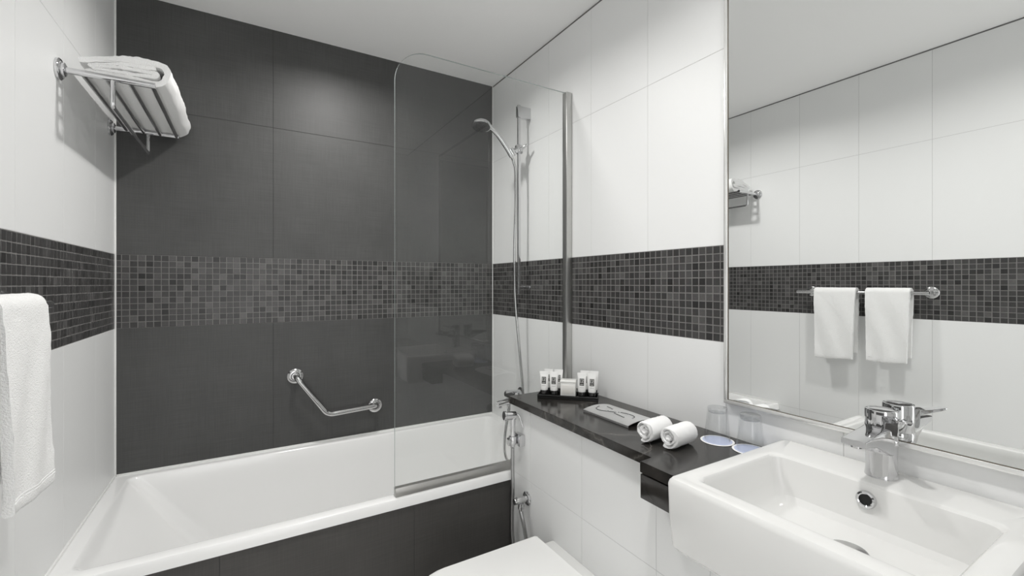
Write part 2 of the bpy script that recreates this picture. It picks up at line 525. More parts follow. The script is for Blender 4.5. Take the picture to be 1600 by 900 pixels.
# ------------------------------------------------------------------ bathtub
tub = thing('bathtub', 'white built-in acrylic bathtub against the dark tiled wall', 'bathtub', (0, 0, 0))
RZ = .513
bm = B()
X0, X1, Y0, Y1 = .0, W, -.765, -.0015
ix0, ix1, iy0, iy1 = .052, 1.676, -.721, -.045
def tring(k, z, l, r_, f, b, rad): return rrect(ix0 + l, ix1 - r_, iy0 + f, iy1 - b, rad, z, 8)
rings = [rrect(X0 + .001, X1 - .001, Y0 + .010, Y1, .002, .474, 8), rrect(X0 + .001, X1 - .001, Y0, Y1, .002, .475, 8), rrect(X0 + .001, X1 - .001, Y0, Y1, .003, .503, 8),
         rrect(X0 + .001, X1 - .001, Y0 + .0025, Y1, .003, .510, 8), rrect(X0 + .001, X1 - .001, Y0 + .008, Y1, .004, .513, 8),
         tring(0, .513, -.007, -.007, -.007, -.007, .035), tring(0, .5125, -.003, -.003, -.003, -.003, .035), tring(0, .509, .001, .001, .001, .001, .036),
         tring(0, .500, .008, .003, .003, .003, .038), tring(0, .42, .070, .012, .010, .010, .050), tring(0, .30, .155, .028, .022, .022, .070),
         tring(0, .20, .23, .045, .035, .035, .09), tring(0, .15, .275, .065, .052, .052, .10), tring(0, .125, .32, .10, .085, .085, .10), tring(0, .118, .40, .16, .14, .14, .10)]
loft(bm, rings, cap0=False, cap1=True)
finish('tub_shell', bm, 'acrylic', tub, 35)
bm = B(); lathe(bm, [(.033, 0), (.033, .003), (.026, .006), (.012, .006), (.012, .003)], (1.42, -.385, .1175), seg=28)
finish('drain', bm, 'chrome', tub)

# ------------------------------------------------------------------ shower screen
GY = -.748
scr = thing('shower_screen', 'frameless clear glass shower screen standing on the bath rim', 'shower screen', (1.3, GY, RZ))
gx0, gx1, gz0, gz1 = .916, 1.708, .541, 2.148
def gl_outline(i=0.0):
    out = [(gx0 + i, gz0), (gx1, gz0), (gx1, gz1 - i)]
    r = .125
    for k in range(13):
        t = .5 * PI + .5 * PI * k / 12
        out.append((gx0 + r + (r - i) * math.cos(t), gz1 - r + (r - i) * math.sin(t)))
    return out
oy = [(p[0] - 1.3, p[1] - RZ) for p in gl_outline()]
bm = B()
loft(bm, [[(p[0], -.004, p[1]) for p in oy], [(p[0], .004, p[1]) for p in oy]])
for f in bm.faces:
    f.material_index = 0 if len(f.verts) > 4 else 1
bm.normal_update()
finish('glass_panel', bm, ['screen', 'screen_edge'], scr, 30)
bm = B(); box(bm, 1.690 - 1.3, W - 1.3, -.012, .020, .003, gz1 + .004 - RZ, .003)
finish('wall_channel', bm, 'brushed', scr)
bm = B(); box(bm, gx0 - 1.3, 1.691 - 1.3, -.010, .012, .000, .034, .003)
finish('bottom_seal', bm, 'seal', scr)

# ------------------------------------------------------------------ shower rail, hand shower, bath mixer
RX, RY = 1.655, -.408
rail = thing('shower_rail', 'slim vertical chrome shower rail on the white wall behind the glass', 'shower rail', (RX, RY, 1.25))
bm = B(); box(bm, -.008, .008, -.006, .006, -.015, .955, .003, 2)
finish('rail_bar', bm, 'chrome', rail)
bm = B(); box(bm, -.011, W - RX, -.011, .011, .889, .947, .002)
finish('wall_bracket', bm, 'chrome', rail)
bm = B(); lathe(bm, [(.007, 0), (.007, W - RX - .004), (.012, W - RX - .003), (.012, W - RX)], (0, 0, .02), (1, 0, 0), 16)
finish('lower_post', bm, 'chrome', rail)
bm = B(); lathe(bm, [(.017, -.02), (.019, -.016), (.019, .016), (.017, .02)], (0, 0, .726), (0, .25, 1), 20)
tube(bm, [(.0, .0, .728), (-.02, 0, .716), (-.040, 0, .708)], [.0165, .015, .014], 14)
lathe(bm, [(.018, -.020), (.0195, 0), (.017, .020)], (-.042, 0, .704), (-.65, 0, .75), 18)
finish('slider', bm, 'chrome', rail)
bm = B(); tube(bm, [(.004, -.016, .726), (.02, -.045, .740), (.022, -.05, .741)], [.008, .007, .004], 12)
finish('slider_lever', bm, 'chrome', rail)

hs = thing('hand_shower', 'chrome hand shower resting in the holder of the vertical rail', 'hand shower', (1.61, RY, 1.945))
def hp(x, y, z): return (x - 1.61, y - RY, z - 1.945)
bm = B()
tube(bm, [hp(*p) for p in spline([(1.614, RY, 1.930), (1.595, RY, 1.958), (1.556, RY, 2.005), (1.515, RY, 2.043), (1.480, RY, 2.064), (1.455, RY - .002, 2.070)], 6)],
     [.011, .0115, .012, .0125, .0128, .013, .013, .013, .013, .013, .013, .013, .0125, .0125, .012, .012, .012, .012, .012, .012, .012, .0125, .013, .013, .013, .0135, .0135, .014, .014, .014, .013], 16)
finish('handle', bm, 'chrome', hs)
hn = Vector((-.18, -.22, -.94)).normalized()
hc = Vector(hp(1.438, RY - .004, 2.062))
bm = B()
lathe(bm, [(.004, -.013), (.028, -.011), (.042, -.005), (.0475, .003), (.0475, .010), (.044, .012)], hc, hn, 32)
finish('shower_head', bm, 'chrome', hs)
bm = B()
lathe(bm, [(.043, .0122), (.040, .0145), (.001, .0145)], hc, hn, 32)
u = hn.orthogonal().normalized(); v = hn.cross(u)
for r, n in ((.012, 6), (.022, 12), (.032, 18)):
    for k in range(n):
        c = hc + (u * math.cos(2 * PI * k / n) + v * math.sin(2 * PI * k / n)) * r
        lathe(bm, [(.0022, .0140), (.0016, .0175)], c, hn, 6)
finish('spray_face', bm, 'slot', hs)
bm = B()
tube(bm, [hp(*p) for p in spline([(1.614, RY, 1.930), (1.624, RY, 1.905), (1.632, RY - .004, 1.86), (1.632, RY - .006, 1.70), (1.626, RY - .004, 1.43), (1.634, RY, 1.20), (1.662, RY, .92), (1.680, RY, .735),
     (1.676, RY - .004, .62), (1.640, RY - .02, .49), (1.585, RY - .045, .415), (1.558, RY - .045, .418), (1.552, RY - .03, .47), (1.572, RY - .01, .56), (1.598, RY, .655)], 10)], .0068, 12)
finish('hose', bm, 'steel', hs)

mix = thing('bath_mixer', 'chrome wall-mounted bath mixer half hidden behind the counter end', 'tap', (1.65, -.40, .70))
for y in (-.075, .075):
    bm = B(); lathe(bm, [(.032, 0), (.032, -.006), (.027, -.010), (.014, -.012), (.014, -.06)], (W - 1.65, y, 0), (1, 0, 0), 24)
    finish('wall_union', bm, 'chrome', mix)
bm = B(); lathe(bm, [(.018, -.105), (.021, -.10), (.021, .10), (.018, .105)], (0, 0, 0), (0, 1, 0), 24)
finish('mixer_body', bm, 'chrome', mix)
bm = B(); tube(bm, [(-.006, 0, -.004), (-.05, .002, -.010), (-.095, .004, -.017), (-.114, .004, -.020)], [.018, .0165, .0155, .015], 18)
lathe(bm, [(.010, 0), (.010, .007), (.008, .007)], (-.100, .004, -.031), (0, 0, -1), 16)
finish('spout', bm, 'chrome', mix)
bm = B(); lathe(bm, [(.02, 0), (.02, .026), (.017, .030)], (-.004, -.02, .012), (-.3, 0, 1), 20)
tube(bm, [(-.012, -.02, .038), (-.05, -.02, .044), (-.082, -.02, .042)], [.008, .007, .006], 12)
finish('lever', bm, 'chrome', mix)
bm = B(); lathe(bm, [(.012, 0), (.012, -.02), (.009, -.022), (.009, -.045)], (-.050, .0, -.008), (0, 0, 1), 16)
finish('hose_union', bm, 'chrome', mix)

# ------------------------------------------------------------------ grab bar on the dark wall
gb = thing('grab_bar', 'angled chrome grab bar fixed to the dark tiles above the bath', 'grab bar', (.79, -.055, .66))
def gp(x, y, z): return (x - .79, y + .055, z - .66)
bm = B()
tube(bm, [gp(*p) for p in fillet([(.653, -.004, .848), (.657, -.056, .845), (.790, -.056, .655), (1.022, -.056, .667), (1.027, -.004, .655)], .03, 7)], .0125, 18)
finish('bar', bm, 'steel', gb)
for x, z in ((.653, .847), (1.027, .655)):
    bm = B(); lathe(bm, [(.035, 0), (.035, .006), (.031, .010), (.020, .011), (.016, .016), (.0145, .016)], gp(x, -.0003, z), (0, -1, 0), 32)
    finish('mount_flange', bm, 'steel', gb)

# ------------------------------------------------------------------ towel rack with folded bath towel
rk = thing('towel_rack', 'chrome wall-mounted towel rack high on the white left wall', 'towel rack', (0, -.35, 1.889))
RF, RB = -.275, .268            # the two arms
for y in (RF, RB):
    bm = B(); tube(bm, [(.004, y, 0), (.2165, y, 0)], .0088, 16)
    finish('arm', bm, 'chrome', rk)
    bm = B(); lathe(bm, [(.030, 0.0005), (.030, .006), (.026, .010), (.019, .011), (.019, .016), (.0125, .019)], (0, y, 0), (1, 0, 0), 28)
    finish('mount_flange', bm, 'chrome', rk)
for x in (.052, .104, .156, .209):
    bm = B(); tube(bm, [(x, RF, -.001), (x, RB + (.018 if x > .2 else 0), -.001)], .0066, 12)
    finish('rung', bm, 'steel', rk)
bm = B()
tube(bm, fillet([(.118, RF, -.006), (.118, RF, -.083), (.118, RB, -.083), (.118, RB, -.006)], .012, 5), .0062, 12)
finish('hanging_rail', bm, 'chrome', rk)

def soft_extrude(outline, y0, y1, n, jit, seed, taper=0.0, bulge=.004):
    """ribbon outline (x, z) swept along y with softened ends and terry unevenness"""
    rng = random.Random(seed)
    cx = sum(p[0] for p in outline) / len(outline); cz = sum(p[1] for p in outline) / len(outline)
    bm = B(); rings = []
    ph = [rng.uniform(0, 6) for _ in range(4)]
    for k in range(n + 1):
        t = k / n; y = y0 + (y1 - y0) * t
        ring = []
        for q, p in enumerate(outline):
            wv = bulge * math.sin(ph[0] + 7 * t + q * .11) * .5 + bulge * math.sin(ph[1] + 17 * t + q * .23) * .3
            ring.append((p[0] + wv * .6 + rng.gauss(0, jit), y + rng.gauss(0, jit) + .004 * math.sin(q * .31 + ph[2]) * (1 if k in (0, n) else .3),
                         p[1] + wv * .5 + rng.gauss(0, jit)))
        rings.append(ring)
    loft(bm, rings)
    return bm
def dens(pts, step):
    out = []
    for a, b in zip(pts, pts[1:]):
        a = Vector(a); b = Vector(b); n = max(1, int((b - a).length / step))
        out += [a.lerp(b, i / n) for i in range(n)]
    return out + [Vector(pts[-1])]
def bend2(pts, rad, step=.010):
    return dens([(p.x, p.y) for p in fillet([(q[0], q[1], 0) for q in pts], rad, 8)], step)

ft = thing('folded_bath_towel', 'thick white bath towel folded flat on the wall rack', 'towel', (.14, -.33, 1.8975))
def shift(l, dx, dz): return [(p[0] + dx, p[1] + dz) for p in l]
outer = bend2([(-.085, .0100), (.094, .0100), (.110, .072), (.04, .076), (-.02, .062), (-.100, .042)], .036)
bm = soft_extrude(shift(ribbon(outer, .0190), 0, 0), -.262, .285, 40, .0007, 3, bulge=.0065)
finish('outer_fold', bm, 'towel', ft, 60)
inner = bend2([(-.070, .0245), (.070, .0290), (.076, .0415), (-.02, .0385), (-.080, .0290), (-.02, .0475), (.068, .0560)], .0078, .008)
bm = soft_extrude(shift(ribbon(inner, .0122), 0, 0), -.266, .275, 34, .0006, 5)
finish('inner_fold', bm, 'towel', ft, 60)

# ------------------------------------------------------------------ towel bar and hand towels, left wall
tb = thing('towel_bar', 'horizontal chrome towel bar across the mosaic band of the left wall', 'towel bar', (0, -1.24, 1.238))
bm = B(); tube(bm, [(.060, .335, 0), (.060, -.280, 0)], .0095, 18)
finish('bar', bm, 'steel', tb)
for y in (.275, -.272):
    bm = B(); lathe(bm, [(.030, .0005), (.030, .006), (.026, .010), (.019, .011), (.019, .016), (.011, .018), (.011, .062)], (0, y, .004), (1, 0, 0), 28)
    finish('wall_mount', bm, 'steel', tb)

def hand_towel(label, y0, y1, zf, zb, seed, flare):
    t = thing('hand_towel', label, 'towel', (.06, (y0 + y1) / 2, 1.238), 0, 'hand towels on the wall bar')
    hw = (y1 - y0) / 2
    r = .0195
    pts = [(.030 + flare, zf - 1.238)] + [(.026, -.10)]
    arc = [(r * math.cos(a), r * math.sin(a)) for a in [PI * k / 14 for k in range(15)]]
    center = dens([(.030 + flare, zf - 1.238), (.027 + flare * .4, -.22), (.0235, -.06)] + arc + [(-.0225, -.06), (-.026, zb - 1.238)], .012)
    center = [(p[0], p[1]) for p in center]
    out = ribbon(center, .0165)
    rng = random.Random(seed)
    bm = B(); n = 22; rings = []
    ph = [rng.uniform(0, 6) for _ in range(4)]
    for k in range(n + 1):
        s = 2 * k / n - 1
        ring = []
        for q, p in enumerate(out):
            dpt = max(0, -p[1])
            pinch = 1 - .10 * dpt / .36
            edge = (1 - abs(s) ** 10)
            th = .88 + .12 * edge
            wv = .0022 * math.sin(ph[0] + 5 * s + 16 * dpt) * min(1, dpt * 8)
            front = p[0] > 0
            ring.append((p[0] + (wv if front else wv * .4) + rng.gauss(0, .0005), s * hw * pinch + rng.gauss(0, .0006), p[1] + .006 * s * s * 0 + .005 * math.sin(ph[1] + 2.2 * s) * (dpt / .36) + rng.gauss(0, .0004)))
        rings.append(ring)
    loft(bm, rings)
    finish('towel_cloth', bm, 'towel', t, 60)
    # woven hem band across the front flap
    bm = B()
    xh = .030 + flare + .0080
    for dz in (.016, .022):
        rr = []
        for k in range(n + 1):
            s = 2 * k / n - 1
            dz0 = zf - 1.238
            z = dz0 + dz + .005 * math.sin(ph[1] + 2.2 * s)
            x = xh + .0022 * math.sin(ph[0] + 5 * s + 16 * .35)
            rr.append((x, s * hw * .90, z))
        tube(bm, rr, .0008, 6)
    finish('hem', bm, 'towel_fine', t)
    return t
hand_towel('white hand towel hanging on the bar nearest the bathtub', -1.216, -1.010, .868, .90, 11, .002)
hand_towel('white hand towel hanging farther from the bathtub, seen only in the mirror', -1.450, -1.262, .882, .905, 12, .0)

# ------------------------------------------------------------------ granite counter on the ledge
ct = thing('granite_countertop', 'dark veined granite shelf counter running along the right wall to the basin', 'countertop', (1.55, -1.1, .79))
bm = B()
CT = .821
out = [(1.389, -.757), (W, -.757), (W, -1.678), (1.342, -1.678), (1.342, -1.519), (1.389, -1.519)]
o2 = [(p[0] - 1.55, p[1] + 1.1) for p in out]
prism(bm, o2, 'z', .0015, CT - .79 - .0005)
bmesh.ops.bevel(bm, geom=[e for e in bm.edges if abs(e.verts[0].co.z - e.verts[1].co.z) < 1e-5], offset=.0015, segments=2, affect='EDGES')
finish('top_slab', bm, 'granite', ct, 30)
bm = B(); box(bm, 1.342 - 1.55, W - 1.55, -2.42 + 1.1, -2.172 + 1.1, .0015, CT - .79, .0015)
finish('end_slab', bm, 'granite', ct, 30)
bm = B()
box(bm, 1.3435 - 1.55, 1.366 - 1.55, -1.678 + 1.1, -1.519 + 1.1, -.066, -.0025, .001)
box(bm, 1.366 - 1.55, 1.4095 - 1.55, -1.541 + 1.1, -1.519 + 1.1, -.066, -.0025, .001)
finish('front_panel', bm, 'granite', ct, 30)

# ------------------------------------------------------------------ wash basin and its mixer
bs = thing('wash_basin', 'white rectangular ceramic wash basin under the mirror', 'basin', (1.48, -1.925, .70))
bm = B()
bx0, bx1, by0, by1, bt = 1.250, 1.716, -2.170, -1.680, .862
qx0, qx1, qy0, qy1 = 1.296, 1.596, -2.124, -1.727
def O(x0, x1, y0, y1, r, z): return [(p[0] - 1.48, p[1] + 1.925, p[2] - .70) for p in rrect(x0, x1, y0, y1, r, z, 6)]
rings = [O(bx0 + .05, bx1, by0 + .04, by1 - .04, .02, .700), O(bx0 + .014, bx1, by0 + .010, by1 - .010, .02, .703), O(bx0 + .006, bx1, by0 + .005, by1 - .005, .014, .712), O(bx0 + .002, bx1, by0 + .001, by1 - .001, .012, .78), O(bx0, bx1, by0, by1, .012, .848),
         O(bx0 + .002, bx1, by0 + .002, by1 - .002, .012, .855), O(bx0 + .006, bx1, by0 + .006, by1 - .006, .012, .860), O(bx0 + .013, bx1 - .002, by0 + .013, by1 - .013, .012, .862),
         O(qx0 - .009, qx1 + .009, qy0 - .009, qy1 + .009, .026, .862), O(qx0 - .003, qx1 + .003, qy0 - .003, qy1 + .003, .026, .8605), O(qx0 + .001, qx1 - .001, qy0 + .001, qy1 - .001, .026, .856),
         O(qx0 + .004, qx1 - .003, qy0 + .004, qy1 - .004, .026, .845), O(qx0 + .014, qx1 - .008, qy0 + .014, qy1 - .014, .028, .800), O(qx0 + .024, qx1 - .014, qy0 + .024, qy1 - .024, .032, .776),
         O(qx0 + .038, qx1 - .026, qy0 + .038, qy1 - .038, .034, .764), O(qx0 + .065, qx1 - .05, qy0 + .065, qy1 - .065, .034, .760), O(qx0 + .15, qx1 - .10, qy0 + .16, qy1 - .16, .02, .757)]
loft(bm, rings)
finish('basin_body', bm, 'ceramic', bs, 30)
bm = B(); lathe(bm, [(.036, .0), (.036, .004), (.033, .007), (.004, .0085)], (1.47 - 1.48, -1.935 + 1.925, .757 - .70), seg=32)
finish('drain_cap', bm, 'steel', bs)
ofp = (1.590 - 1.48, -1.921 + 1.925, .826 - .70); ofd = (-1, 0, .12)
bm = B(); lathe(bm, [(.0115, .000), (.0115, .006), (.0135, .0075), (.0170, .006), (.0185, .002), (.0185, -.004)], ofp, ofd, 28, False, False)
ov = finish('overflow_ring', bm, 'chrome', bs)
bm = B(); lathe(bm, [(.0116, .0025), (.001, .0028)], ofp, ofd, 24)
finish('overflow_hole', bm, 'hole', ov)

fx, fy, fz = 1.662, -1.922, .862
fc = thing('basin_mixer', 'chrome single-lever basin mixer on the back rim of the wash basin', 'tap', (fx, fy, fz))
bm = B(); lathe(bm, [(.0300, 0), (.0300, .002), (.0285, .012), (.0278, .03), (.0285, .065), (.0290, .082), (.028, .084)], seg=40)
finish('lower_body', bm, 'chrome', fc)
bm = B()
def sp(x, hw, z0, z1, r=.003):
    return [(x, p[0], p[1]) for p in [(q[0], q[1]) for q in rrect(-hw, hw, z0, z1, r, 0, 3)]]
loft(bm, [sp(-.005, .027, .050, .112, .006), sp(-.026, .0255, .055, .112, .006), sp(-.045, .0225, .066, .1105, .004), (sp(-.08, .0215, .082, .1075, .003)), sp(-.122, .0218, .0885, .1035, .0025), sp(-.134, .0218, .090, .1025, .0025)])
finish('spout', bm, 'chrome', fc)
bm = B(); lathe(bm, [(.0105, 0), (.0105, .004), (.008, .004)], (-.118, 0, .0885), (0, 0, -1), 20)
finish('aerator', bm, 'steel', fc)
bm = B(); lathe(bm, [(.0285, .0845), (.0295, .086), (.0295, .144), (.0285, .1465), (.026, .147), (.0245, .1455), (.001, .145)], seg=40)
cap = finish('lever_cap', bm, 'chrome', fc)
ld = Vector((-.68, -.73, 0)).normalized(); lp = Vector((-ld.y, ld.x, 0))
bm = B()
def lv(t, hw, z0, z1): 
    c = ld * t
    return [tuple(c + lp * s + Vector((0, 0, z))) for s, z in ((-hw, z0), (hw, z0), (hw, z1), (-hw, z1))]
loft(bm, [lv(.022, .0135, .094, .139), lv(.0335, .0130, .096, .138), lv(.0365, .0125, .126, .1375), lv(.055, .0118, .131, .1385), lv(.075, .0105, .1365, .1425), lv(.086, .0085, .1395, .1445), lv(.089, .0055, .141, .1445)])
bmesh.ops.bevel(bm, geom=list(bm.edges), offset=.0012, segments=2, affect='EDGES')
finish('lever', bm, 'chrome', fc)
bm = B(); lathe(bm, [(.0026, 0), (.0026, .0006), (.001, .0007)], tuple(ld * .0340 + Vector((0, 0, .110))), tuple(ld), 14)
finish('lever_dot', bm, 'hole', cap)

# ------------------------------------------------------------------ wall mirror
mr = thing('wall_mirror', 'large wall mirror with slim chrome frame above the basin', 'mirror', (W, -1.925, 1.6))
mz0, mz1, my0, my1 = .924, 2.26, -2.335, -1.516
bm = B(); box(bm, -.014, -.001, my0 + .010 + 1.925, my1 - .010 + 1.925, mz0 + .010 - 1.6, mz1 - .010 - 1.6)
finish('mirror_glass', bm, 'mirror', mr, 0)
bm = B()
for a, b, c, d in ((my0, my1, mz0, mz0 + .011), (my0, my1, mz1 - .011, mz1), (my0, my0 + .011, mz0 + .011, mz1 - .011), (my1 - .011, my1, mz0 + .011, mz1 - .011)):
    box(bm, -.020, 0, a + 1.925, b + 1.925, c - 1.6, d - 1.6, .002)
finish('frame', bm, 'frame', mr, 30)
bm = B()
a0, a1, c0, c1 = my0 + .0105, my1 - .0105, mz0 + .0105, mz1 - .0105
for a, b, c, d in ((a0, a1, c0, c0 + .002), (a0, a1, c1 - .002, c1), (a0, a0 + .002, c0, c1), (a1 - .0025, a1, c0, c1)):
    box(bm, -.0152, -.0135, a + 1.925, b + 1.925, c - 1.6, d - 1.6)
finish('painted_frame_shade', bm, 'edge', mr, 0)  # brown strips coloured as the shaded gap between frame and glass

# ------------------------------------------------------------------ toilet
wc = thing('toilet', 'white square-cornered toilet with closed lid beside the ledge wall', 'toilet', (1.15, -1.222, .0))
def tr(x0, x1, y0, y1, r, z): return [(p[0] - 1.15, p[1] + 1.222, p[2]) for p in rrect(x0, x1, y0, y1, r, z, 8)]
bm = B()
loft(bm, [tr(1.10, 1.409, -1.33, -1.115, (.06, .01, .01, .06), .035), tr(1.02, 1.409, -1.345, -1.10, (.09, .01, .01, .09), .06), tr(.93, 1.409, -1.385, -1.06, (.11, .01, .01, .11), .20), tr(.885, 1.409, -1.402, -1.042, (.12, .008, .008, .12), .30), tr(.88, 1.409, -1.404, -1.040, (.12, .006, .006, .12), .350), tr(.883, 1.409, -1.401, -1.043, (.12, .006, .006, .12), .357), tr(.888, 1.407, -1.396, -1.048, (.12, .006, .006, .12), .359)])
finish('bowl', bm, 'ceramic', wc, 35)
bm = B()
loft(bm, [tr(.872, 1.338, -1.408, -1.036, (.12, .008, .008, .12), .361), tr(.868, 1.340, -1.410, -1.034, (.12, .008, .008, .12), .364), tr(.868, 1.340, -1.410, -1.034, (.12, .008, .008, .12), .371), tr(.871, 1.338, -1.408, -1.036, (.12, .008, .008, .12), .373)])
finish('seat', bm, 'plastic', wc, 35)
bm = B()
loft(bm, [tr(.872, 1.338, -1.408, -1.036, (.12, .008, .008, .12), .3745), tr(.866, 1.341, -1.411, -1.033, (.12, .008, .008, .12), .377), tr(.866, 1.341, -1.411, -1.033, (.12, .008, .008, .12), .388), tr(.869, 1.339, -1.408, -1.036, (.12, .008, .008, .12), .391), tr(.879, 1.333, -1.400, -1.044, (.115, .006, .006, .115), .392)])
finish('lid', bm, 'plastic', wc, 35)

# ------------------------------------------------------------------ bidet spray, holder and valve on the ledge wall
hd = thing('spray_holder', 'square chrome wall holder carrying the bidet spray on the ledge wall', 'holder', (1.41, -.825, .66))
bm = B(); box(bm, -.024, -.0005, -.028, .022, -.024, .024, .004)
finish('wall_block', bm, 'chrome', hd, 30)
bm = B(); lathe(bm, [(.0155, -.016), (.0165, -.014), (.0165, .014), (.0155, .016)], (-.040, .004, .0), (0, 0, 1), 20)
finish('cradle', bm, 'chrome', hd)
bm = B(); lathe(bm, [(.016, 0), (.016, .004), (.012, .006)], (-.0545, .006, -.004), (-1, 0, 0), 18)
finish('cradle_disc', bm, 'steel', hd)
sx, sy = 1.370, -.821
bp = thing('bidet_spray', 'chrome handheld bidet spray with ribbed hose hanging on the ledge wall', 'bidet spray', (sx, sy, .66))
bm = B(); lathe(bm, [(.0085, -.03), (.0115, -.022), (.0115, .06), (.0125, .085), (.012, .10)], (0, 0, 0), (0, 0, 1), 18)
finish('handle', bm, 'chrome', bp)
bm = B(); lathe(bm, [(.013, -.016), (.0165, -.012), (.0165, .028), (.019, .030), (.019, .037), (.016, .038)], (0, .0, .098), (-.96, .15, .06), 22)
finish('spray_head', bm, 'chrome', bp)
bm = B(); lathe(bm, [(.0155, .0383), (.001, .0388)], (0, .0, .098), (-.96, .15, .06), 20)
finish('spray_face', bm, 'slot', bp)
bm = B(); tube(bm, spline([(.012, -.004, .108), (.024, -.010, .098), (.032, -.016, .070), (.037, -.02, .052)], 6), .0032, 10)
finish('trigger', bm, 'chrome', bp)
def ribbed(bm, pts, r, amp, step):
    P = [Vector(p) for p in pts]
    seg = [0]
    for a, b in zip(P, P[1:]): seg.append(seg[-1] + (b - a).length)
    out, rr, i = [], [], 0
    n = int(seg[-1] / step)
    for k in range(n + 1):
        s = seg[-1] * k / n
        while i < len(P) - 2 and seg[i + 1] < s: i += 1
        t = (s - seg[i]) / max(1e-9, seg[i + 1] - seg[i])
        out.append(P[i].lerp(P[i + 1], t)); rr.append(r + (amp if k % 2 else -amp))
    tube(bm, out, rr, 10)
bm = B()
ribbed(bm, spline([(0, 0, -.03), (.0, .001, -.10), (.000, -.002, -.20), (.004, .010, -.30), (.010, .016, -.40), (.018, .0, -.50), (.022, -.03, -.55), (.022, -.06, -.54), (.018, -.092, -.46), (.012, -.090, -.38), (.006, -.072, -.30), (.004, -.056, -.262)], 12), .0072, .0010, .0030)
finish('hose', bm, 'hose', bp, 80)
va = thing('angle_valve', 'small chrome angle valve on the ledge wall above the toilet', 'valve', (1.41, -.870, .438))
bm = B(); lathe(bm, [(.027, .0005), (.027, .004), (.023, .008), (.015, .010)], (0, 0, 0), (-1, 0, 0), 28)
finish('wall_flange', bm, 'chrome', va)
bm = B(); lathe(bm, [(.0125, .006), (.0120, .03), (.0130, .031), (.0130, .060), (.012, .062)], (0, 0, 0), (-1, 0, .0), 22)
finish('valve_body', bm, 'steel', va)
bm = B(); lathe(bm, [(.0118, .0622), (.001, .0626)], (0, 0, 0), (-1, 0, 0), 18)
finish('valve_knob', bm, 'slot', va)
bm = B(); lathe(bm, [(.0105, -.010), (.0105, -.018), (.012, -.019), (.012, -.030), (.008, -.032), (.008, -.046)], (-.034, -.006, 0), (0, 0, 1), 16)
finish('outlet', bm, 'chrome', va)

# ------------------------------------------------------------------ amenities on the counter
A = Vector((.716, -.698, 0)).normalized(); D = Vector((.698, .716, 0)).normalized()
T0 = Vector((1.471, -.848, CT))
trz = math.atan2(A.y, A.x)
def tp(s, d, z=0): return T0 + A * s + D * d + Vector((0, 0, z))
TL, TD = .243, .082
ty = thing('amenity_tray', 'narrow glossy black tray holding toiletries at the far counter end', 'tray', tp(0, 0), trz)
bm = B(); box(bm, 0, TL, 0, TD, .0005, .005, .001); finish('tray_base', bm, 'black', ty, 30)
bm = B()
for a, b, c, d in ((0, TL, 0, .0035), (0, TL, TD - .0035, TD), (0, .0035, .0035, TD - .0035), (TL - .0035, TL, .0035, TD - .0035)):
    box(bm, a, b, c, d, .004, .016, .001)
finish('tray_rim', bm, 'black', ty, 30)

GLYPH = {'E': ["111", "100", "110", "100", "111"], '2': ["111", "001", "111", "100", "111"]}
def make_tube(label, s, d):
    t = thing('toiletry_tube', label, 'toiletry tube', tp(s, d, .0052), trz, 'toiletry tubes on the black tray')
    h = .102
    bm = B(); lathe(bm, [(.0128, 0), (.0136, .001), (.0136, .0255), (.0128, .0265)], seg=24)
    finish('cap', bm, 'black', t)
    bm = B(); rings = []
    for z, a, b in ((.0265, .0135, .0120), (.0275, .0150, .0130), (.030, .0155, .0132), (.052, .0163, .0110), (.078, .0174, .0065), (.090, .0182, .0025), (.0925, .0185, .0012), (h, .0187, .0012), (h + .0005, .0182, .0008)):
        rings.append([(a * math.cos(2 * PI * k / 24), b * math.sin(2 * PI * k / 24), z) for k in range(24)])
    loft(bm, rings); finish('tube_body', bm, 'plastic', t, 50)
    def fy_(x, z):
        # y of the front surface at x, z
        ks = ((.030, .0155, .0132), (.052, .0163, .0110), (.078, .0174, .0065), (.090, .0182, .0025))
        for (z0, a0, b0), (z1, a1, b1) in zip(ks, ks[1:]):
            if z0 <= z <= z1:
                q = (z - z0) / (z1 - z0); a = a0 + (a1 - a0) * q; b = b0 + (b1 - b0) * q
                return -b * math.sqrt(max(0, 1 - (x / a) ** 2))
        return -.012
    def patch(bm, x0, x1, z0, z1, off, nx=8, nz=6):
        g = [[bm.verts.new((x0 + (x1 - x0) * i / nx, fy_(x0 + (x1 - x0) * i / nx, z0 + (z1 - z0) * j / nz) - off, z0 + (z1 - z0) * j / nz)) for i in range(nx + 1)] for j in range(nz + 1)]
        for j in range(nz):
            for i in range(nx): bm.faces.new((g[j][i], g[j][i + 1], g[j + 1][i + 1], g[j + 1][i]))
    bm = B(); patch(bm, -.0088, .0088, .0535, .0805, .0003)
    lb = finish('label_print', bm, 'print', t)
    bm = B()
    for gi, ch in enumerate('E2'):
        x0 = -.0072 + gi * .0078
        for r_, row in enumerate(GLYPH[ch]):
            for c_, bit in enumerate(row):
                if bit == '1':
                    patch(bm, x0 + c_ * .0021, x0 + c_ * .0021 + .0018, .0780 - (r_ + 1) * .0026, .0780 - r_ * .0026 - .0006, .0005, 1, 1)
    patch(bm, -.0070, .0070, .0585, .0595, .0005, 4, 1); patch(bm, -.0070, .0040, .0560, .0568, .0005, 4, 1)
    finish('lettering', bm, 'print_light', lb)
    bm = B()
    x = -.0080
    rng = random.Random(int(s * 1000 + d * 100))
    while x < .0075:
        w_ = rng.uniform(.0012, .003); patch(bm, x, min(x + w_, .0080), .0450, .0463, .0003, 2, 1); x += w_ + .0008
    finish('small_print', bm, 'print_grey', t)
    return t
fr, bk = .0155, .0655
